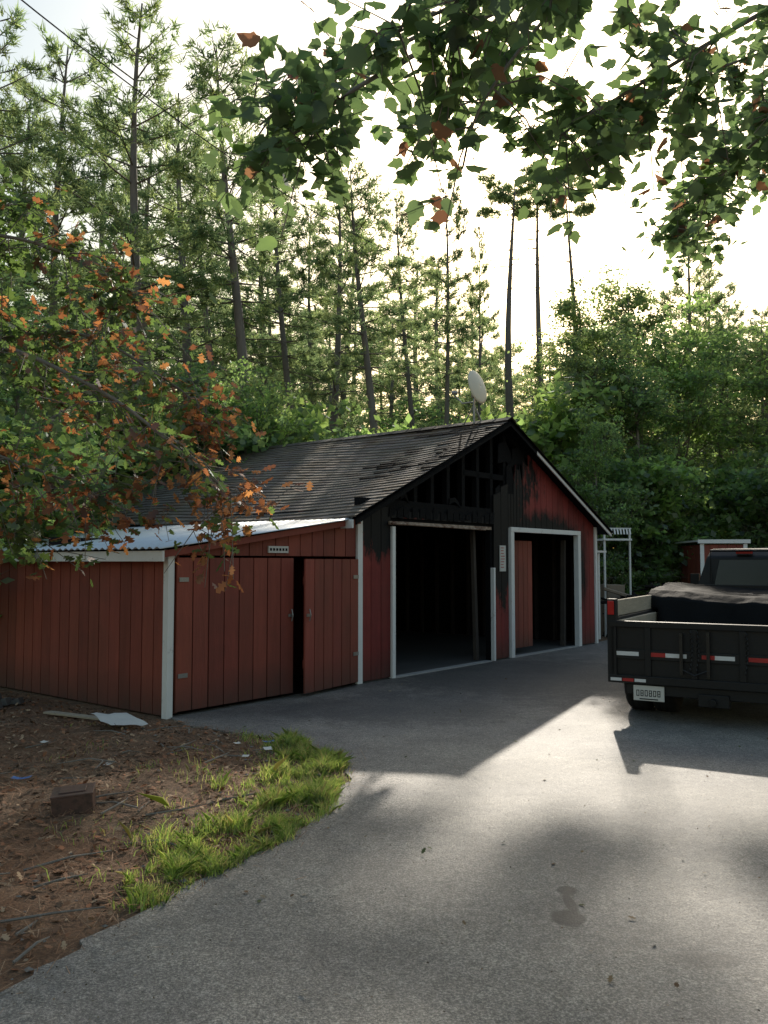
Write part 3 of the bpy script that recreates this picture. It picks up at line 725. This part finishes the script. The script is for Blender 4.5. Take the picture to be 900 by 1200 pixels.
for a in [(300,17.5,440,1,.9),(225,18,410,0),(20,15,340,0),(110,17,350,2),(705,25,360,2,1.0),(750,24,410,0,1.1),(800,26,370,1,1.0),(850,29,380,0,1.1),(905,27,375,2,1.1),(742,31,304,2,.95),(682,32,322,2,.9),
          (-60,13,250,0),(960,24,350,1),(700,21,490,1,.8),(640,32,430,2,.9)]:
    broad(*a)
for a in [(60,13.5,540,0),(130,17,520,1),(250,18,500,0),(330,20,505,1),(410,23,530,0),(480,24,540,1),(560,25,530,0),(640,24,500,1),(720,22.5,560,0),(770,23,570,1),(830,27,570,0),(880,24.5,570,1),(930,22,540,0),(-30,12,520,1)]:
    px,Y,yt,k=a; h=1.6+(658-yt)/1000*Y; place(SM[k],'shrub',(px-450)/1000*Y,Y,h/(3.0,2.4)[k])
DF=empty('distant_forest')
for i in range(52):
    Y=R.uniform(44,70); X=(-.6+1.2*(i+R.random())/52)*Y
    px=450+1000*X/Y
    top=300+R.uniform(0,120) if px<580 else 370+R.uniform(0,60)
    h=1.6+(658-top)/1000*Y; k=R.choice([0,2,1])
    place(PM[k],'distant_pine',X,Y,h/HP[k],parent=DF,sx=1.25)
for i in range(34):
    Y=R.uniform(38,58); X=(-.6+1.2*(i+R.random())/34)*Y; k=R.integers(0,3)
    h=1.6+(658-R.uniform(460,550))/1000*Y; place(BM[k],'distant_broadleaf',X,Y,h/HB[k],parent=DF,sx=1.6)

# ------------------------------------------------------------------ near branches
def smoothline(pts,n=6):
    pts=[np.array(p,float) for p in pts]; P=[pts[0]]+pts+[pts[-1]]; out=[]
    for i in range(1,len(P)-2):
        for t in np.linspace(0,1,n,endpoint=False):
            a,b,c,d=P[i-1],P[i],P[i+1],P[i+2]
            out.append(.5*((2*b)+(-a+c)*t+(2*a-5*b+4*c-d)*t*t+(-a+3*b-3*c+d)*t**3))
    out.append(pts[-1]); return out
def mirror(h): return h+[(-x,y) for x,y in h[1:-1]][::-1]
MAPLE=mirror([(0,0),(.20,.02),(.36,.16),(.34,.30),(.46,.50),(.28,.56),(.18,.76),(0,1)])
OAK=mirror([(0,0),(.08,.15),(.27,.24),(.12,.36),(.36,.54),(.14,.64),(.22,.84),(0,1)])
def leafy(name,trunk,tr,limbs,outline,size,twig_n,twig_L,per,palf,start=.35,droop=.3,sub=2,rl=.03):
    mb=MB(); mb.tube(smoothline(trunk,4),list(np.linspace(tr,tr*.6,len(smoothline(trunk,4)))),10)
    C=[];TD=[]
    for li in limbs:
        pts=smoothline(li[0]); dn=li[1]; n=len(pts)
        r=list(np.linspace(rl*li[2],.005,n)); mb.tube(pts,r,6,cap=False)
        for _ in range(int(twig_n*dn)):
            t=R.uniform(start,1.0); i=min(n-2,int(t*(n-1))); p=pts[i]+(pts[i+1]-pts[i])*R.random()
            ax=norm(pts[i+1]-pts[i]); d=norm(ax*.5+R.normal(size=3)*np.array([.8,.8,.55])+np.array([0,0,-droop*.3])); L=twig_L*R.uniform(.4,1.2)
            q=[p,p+d*L*.5+[0,0,.02],p+d*L+np.array([0,0,-droop*L*.5])]
            mb.tube(q,[.006,.004,.0025],3,cap=False)
            for _ in range(per):
                s=R.uniform(.25,1.05); c=p+d*L*s+np.array([0,0,-droop*L*.5*s*s])+R.normal(size=3)*.035
                C.append(c); TD.append(d)
            for _ in range(sub):
                s=R.uniform(.3,.9); b=p+d*L*s; d2=norm(d*.5+R.normal(size=3)*.7); L2=L*.5; e=b+d2*L2
                mb.tube([b,e],[.0035,.002],3,cap=False)
                for _ in range(per//2): C.append(b+d2*L2*R.uniform(.3,1.1)+R.normal(size=3)*.03); TD.append(d2)
    C=np.array(C);TD=np.array(TD); n=len(C)
    nr=R.normal(size=(n,3))*.65+np.array([0,0,1.]); al=TD*.5+R.normal(size=(n,3))*.6+np.array([0,0,-droop*1.5])
    zc=[-.10*abs(x)*2-.08*y*y for x,y in outline]
    P=leaf_polys(C,nr,R.uniform(size[0],size[1],n),outline,zc,along=al)
    me=poly_mesh(name,[(P,palf(C),1),(mb,None,0)],[M_bark,M_leafn]); return link(bpy.data.objects.new(name,me))
def pal_maple(C):
    n=len(C); c=tint_pal(n,[(.07,.11,.052),(.085,.13,.058),(.065,.10,.052),(.075,.115,.058)],.25)
    red=R.random(n)<np.where((np.abs(C[:,0]-.35)<.3)&(C[:,2]<3.3),.28,.03); c[red]=tint_pal(red.sum(),[(.14,.065,.045),(.16,.08,.055)],.3); return c
leafy('maple_tree',[(4.7,.8,0),(4.65,.9,1.6),(4.6,1.0,3.4),(4.5,1.0,5.2)],.19,[
  ([(4.62,1,2.9),(3.6,2.0,4.2),(2.2,3.0,4.4),(.9,3.5,4.15),(-.05,3.6,3.70),(-.35,3.6,3.47)],1.5,1.0),
  ([(3.6,2,4.2),(2.7,3.3,4.45),(1.8,3.9,4.2),(1.15,4.0,3.85),(.85,4.0,3.65)],1.2,.6),
  ([(2.7,3.3,4.45),(2.4,4.1,4.15),(2.0,4.4,3.85),(1.7,4.5,3.55)],.8,.5),
  ([(2.2,3.0,4.4),(1.2,3.1,4.05),(.5,3.1,3.8),(.05,3.2,3.65)],.6,.5),
  ([(.9,3.5,4.15),(.6,3.5,3.8),(.4,3.5,3.5),(.33,3.5,3.25)],.22,.3),
  ([(.6,3.5,4.1),(.1,3.9,4.05),(-.35,4.0,3.9),(-.6,4.0,3.7)],.4,.4),
  ([(4.55,1,4.2),(4.4,4.5,5.3),(3.4,6.5,5.2),(2.8,6.8,4.7),(2.5,6.8,4.35)],1.5,.9),
  ([(4.4,4.5,5.3),(3.6,6.0,5.6),(2.6,6.6,5.5),(1.9,6.8,5.2)],.8,.6),
 ],MAPLE,(.065,.11),32,.42,8,pal_maple,start=.38,droop=.5)
def pal_oak(C):
    n=len(C); c=tint_pal(n,[(.06,.095,.032),(.07,.11,.037),(.05,.08,.03)],.3)
    f=np.clip((C[:,0]+3.0)/2.2,0,1)*.58+np.clip((3.0-C[:,2])/2.0,0,1)*.28+.08
    blot=np.array([mnoise.noise(Vector((p[0]*2,p[1]*2,p[2]*2))) for p in C]); f=f+blot*.55
    o=R.random(n)<f; c[o]=tint_pal(o.sum(),[(.20,.078,.038),(.16,.062,.035),(.23,.105,.048),(.12,.058,.034)],.3); return c
leafy('oak_tree',[(-4.75,6.7,0),(-4.7,6.65,1.2),(-4.6,6.6,2.6),(-4.5,6.6,4.6)],.17,[
  ([(-4.6,6.6,2.1),(-3.8,6.3,2.9),(-2.9,6.0,3.15),(-2.0,5.9,2.8),(-1.4,5.9,2.35),(-1.05,5.9,2.05)],1.6,1),
  ([(-4.6,6.6,2.3),(-3.9,6.2,3.4),(-3.1,6.0,3.9),(-2.4,6.0,3.85),(-1.85,6.0,3.5)],1.5,.9),
  ([(-4.6,6.6,2.7),(-4.0,6.2,4.0),(-3.3,6.0,4.3),(-2.7,6,4.15)],1.2,.9),
  ([(-4.6,6.6,1.9),(-3.8,6,2.3),(-3.0,5.8,2.4),(-2.3,5.8,2.2),(-1.75,5.8,1.95)],1.1,.8),
  ([(-4.6,6.6,1.8),(-3.6,5.9,2.0),(-2.9,5.6,1.95),(-2.5,5.6,1.8)],.8,.6),
  ([(-4.6,6.6,2.5),(-3.6,7.0,3.3),(-2.6,7.0,3.5),(-1.8,7.0,3.1),(-1.4,7.0,2.75)],1.5,.8),
  ([(-4.6,6.6,3.0),(-3.7,7.2,3.6),(-3.0,7.4,3.2),(-2.4,7.4,2.7)],1.1,.6),
 ],OAK,(.07,.115),40,.55,9,pal_oak,start=.25,droop=.35)

mb=MB(); a=np.array([-6.5,6.0,9.0]); b=np.array([2.6,30,12.0]); pts=[a+(b-a)*t+np.array([0,0,-1.1*4*t*(1-t)]) for t in np.linspace(0,1,30)]
mb.tube(pts,[.011]*30,5); mb.obj('overhead_cable',M_rubber)

# ------------------------------------------------------------------ ground cover
def gz(x,y):
    i=np.clip(np.searchsorted(gy,y)-1,0,ny-2); j=np.clip(np.searchsorted(gx,x)-1,0,nx-2)
    tx=(x-gx[j])/(gx[j+1]-gx[j]); ty=(y-gy[i])/(gy[i+1]-gy[i])
    return (Z[i,j]*(1-tx)+Z[i,j+1]*tx)*(1-ty)+(Z[i+1,j]*(1-tx)+Z[i+1,j+1]*tx)*ty
n=22000; y=R.uniform(1.8,11,n); x=R.uniform(-7.5,0,n)
u_=(x+.33)*.628+(y-11.14)*.778; v_=-(x+.33)*.778+(y-11.14)*.628
wall=~((u_>-3.08)&(v_>-.05)); k=(x<edgeX(y)-.02)&(y<8.6+np.maximum(0,(-2.2-x))*.8)&wall
x,y=x[k],y[k]; n=len(x)
c=np.stack([x,y,gz(x,y)+R.uniform(.004,.02,n)],1)
P=leaf_polys(c,R.normal(size=(n,3))*.35+[0,0,1],R.uniform(.015,.065,n),OAK)
link(bpy.data.objects.new('fallen_leaves',poly_mesh('fallen_leaves',[(P,tint_pal(n,[(.32,.16,.085),(.20,.10,.055),(.46,.31,.19),(.10,.06,.035),(.32,.13,.06)],.35),0)],[M_litter])))
n=26000; y=R.uniform(1.8,9,n); x=R.uniform(-6,0,n); u_=(x+.33)*.628+(y-11.14)*.778; v_=-(x+.33)*.778+(y-11.14)*.628
k=(x<edgeX(y)+R.exponential(.06,n))&~((u_>-3.08)&(v_>-.05))&(y<8.6+np.maximum(0,(-2.2-x))*.8); x,y=x[k],y[k]; n=len(x)
c=np.stack([x,y,gz(x,y)+R.uniform(.004,.015,n)+.014],1)
P=leaf_polys(c,R.normal(size=(n,3))*.25+[0,0,1],R.uniform(.05,.11,n),[(-.02,0),(.02,0),(.012,1),(-.012,1)])
link(bpy.data.objects.new('pine_needle_litter',poly_mesh('pine_needle_litter',[(P,tint_pal(n,[(.34,.17,.09),(.24,.115,.06),(.40,.25,.15)],.3),0)],[M_litter])))
n=120; y=R.uniform(2.6,12,n); x=R.uniform(-.3,.6,n)*y*.8; k=(x>edgeX(y)+.1)&(-(x+.33)*.778+(y-11.14)*.628<-.1); x,y=x[k],y[k]; n=len(x)
c=np.stack([x,y,np.full(n,.022)],1); P=leaf_polys(c,R.normal(size=(n,3))*.3+[0,0,1],R.uniform(.012,.045,n),OAK,[.1*abs(a) for a,b in OAK])
n2=3200; y=R.uniform(2.4,12,n2); x=R.uniform(-.3,.55,n2)*y; 
near=R.random(n2)<.6; x=np.where(near,edgeX(y)+R.exponential(.22,n2),x)
k=(x>edgeX(y))&(-(x+.33)*.778+(y-11.14)*.628<-.1); x,y=x[k],y[k]; n2=len(x)
c2_=np.stack([x,y,np.full(n2,.018)],1); P2=leaf_polys(c2_,R.normal(size=(n2,3))*.3+[0,0,1],R.uniform(.004,.014,n2),QUAD)
link(bpy.data.objects.new('driveway_leaves',poly_mesh('driveway_leaves',[(P,tint_pal(n,[(.25,.17,.09),(.10,.12,.04),(.18,.10,.05),(.35,.28,.18)],.3),0),(P2,tint_pal(n2,[(.2,.15,.1),(.08,.06,.04),(.3,.26,.2)],.3),0)],[M_litter])))
n=42000; t=R.uniform(0,1,n); yy=4.1+(7.9-4.1)*t+R.normal(size=n)*.05
off=np.abs(R.normal(size=n))*.42*np.sin(np.pi*np.clip((yy-3.7)/4.4,0,1))+.0
xx=edgeX(yy)-off+R.uniform(-.05,.07,n)
cl=np.array([mnoise.noise(Vector((a*3.2,b*3.2,0)))+.8*mnoise.noise(Vector((a*10,b*10,4))) for a,b in zip(xx,yy)])
k=(cl>.08+.25*off)|(R.random(n)<.08); xx,yy,cl,off=xx[k],yy[k],cl[k],off[k]
m2=3200; tx=R.uniform(-4.5,-.6,m2); ty=R.uniform(4.5,8.5,m2); c2=np.array([mnoise.noise(Vector((a*1.5,b*1.5,7))) for a,b in zip(tx,ty)])
k=(c2>.2)&(tx<edgeX(ty)); xx=np.concatenate([xx,tx[k]]); yy=np.concatenate([yy,ty[k]]); cl=np.concatenate([cl,c2[k]*.2])
n=len(xx); h=R.uniform(.025,.10,n)*(.5+np.clip(cl,0,1)*1.5)
base=np.stack([xx,yy,np.maximum(gz(xx,yy),.0)+.0],1); a=R.uniform(0,6.28,n); dx=np.stack([np.cos(a),np.sin(a),0*a],1); ln=R.normal(size=(n,3))*np.array([.6,.6,0])
w_=R.uniform(.0018,.0034,n)[:,None]; mid=base+np.array([0,0,1])*h[:,None]*.6+ln*h[:,None]*.25; tip=base+np.array([0,0,1])*h[:,None]*.95+ln*h[:,None]*.9
P=np.stack([base-dx*w_,base+dx*w_,mid+dx*w_*.8,tip,mid-dx*w_*.8],1)
link(bpy.data.objects.new('grass',poly_mesh('grass',[(P,tint_pal(n,[(.16,.24,.06),(.21,.29,.08),(.27,.32,.10),(.34,.31,.15)],.25),0)],[M_grass])))
mb=MB()
for _ in range(90):
    y=R.uniform(2.6,8); x=edgeX(y)-R.uniform(.05,3.2)
    u1=(x+.33)*.628+(y-11.14)*.778; v1=-(x+.33)*.778+(y-11.14)*.628
    if u1>-3.1 and v1>-.1: continue
    a=R.uniform(0,3.1); l=R.uniform(.1,.5); z=float(gz(np.array([x]),np.array([y]))[0])+.015
    mb.tube([(x,y,z),(x+l*.5*math.cos(a),y+l*.5*math.sin(a),z+R.uniform(0,.03)),(x+l*math.cos(a+.2),y+l*math.sin(a+.2),z)],[.007,.006,.003],5)
mb.obj('fallen_twigs',M_bark)
mb=MB()
for _ in range(200):
    y=R.uniform(2.8,8.3); x=edgeX(y)-abs(R.normal())*.7+.03; r=R.uniform(.006,.024); z=float(gz(np.array([x]),np.array([y]))[0])+.01
    V=[(x+r*R.uniform(.7,1.2)*sx_,y+r*R.uniform(.7,1.2)*sy_,z+r*.5*sz_) for sx_,sy_,sz_ in ((1,0,0),(0,1,0),(-1,0,0),(0,-1,0),(0,0,1),(0,0,-1))]
    mb.add(V,[(0,1,4),(1,2,4),(2,3,4),(3,0,4),(1,0,5),(2,1,5),(3,2,5),(0,3,5)])
mb.obj('pebbles',simple('pebble_stone',(.22,.20,.18),.9))
mb=MB(); mb.box(-.12,.12,-.10,.10,0,.115); mb.box(-.125,.125,-.105,.105,.116,.13); mb.box(-.08,.08,-.06,.06,.131,.137)
o=mb.obj('discarded_box',simple('scorched_tin',(.12,.065,.052),.45,nscale=8,var=.5,dirt=((.03,.025,.02),9,.5)),bevel=.006,loc=(-1.93,5.42,.05),rz=0); o.rotation_euler=(math.radians(3),math.radians(-4),math.radians(14))
def scrap(name,mat,x,y,sx_,sy_,rz,z=.07,flat=1.0):
    V=[];n=7
    for j in range(n):
        for i in range(n):
            a,b=(i/(n-1)-.5)*sx_,(j/(n-1)-.5)*sy_; V.append((a,b,.08*sx_*mnoise.noise(Vector((a*9,b*9,x)))+flat*.18*a*a/sx_*2))
    mb=MB(); mb.add(V,[(j*n+i,j*n+i+1,(j+1)*n+i+1,(j+1)*n+i) for j in range(n-1) for i in range(n-1)]); return mb.obj(name,mat,smooth=True,loc=(x,y,z),rz=rz)
o=scrap('paper_sheet',M_paper,-2.50,8.15,.36,.5,.3,.11,.3); o.rotation_euler=(math.radians(5),math.radians(4),.7)
scrap('paper_scrap',M_paper,-3.1,6.2,.10,.08,1,.07)
scrap('blue_wrapper',M_blue,-1.0,7.5,.10,.06,.4,.04); scrap('blue_wrapper',M_blue,-2.55,6.1,.13,.07,.1,.08); scrap('paper_scrap',M_paper,-.95,7.15,.12,.07,2,.05); scrap('paper_scrap',M_paper,-3.6,7.2,.1,.1,.7,.08)
for x_,y_ in ((-1.25,7.35),(-1.5,6.9),(-1.1,6.85),(-2.9,7.4),(-2.1,6.6)): scrap('paper_scrap',M_paper,x_,y_,R.uniform(.04,.09),R.uniform(.04,.08),R.uniform(0,3),.06)
mb=MB(); mb.box(-.45,.45,-.05,.05,0,.02); o=mb.obj('loose_board',M_wood,loc=(-3.1,8.75,.03),rz=math.radians(-28),bevel=.003)
mb=MB()
for k in range(22):
    x,y=-4.6+R.uniform(-.6,.6),9.6+R.uniform(-.4,.3); s=R.uniform(.06,.2); mb.prism([(x,.02),(x+s,.02),(x+s*.8,s*.7),(x+.02,s*.5)],'y',y,y+s)
mb.obj('rubble_pile',simple('grey_rubble',(.12,.115,.11),.9,nscale=8,var=.5))
print('done')
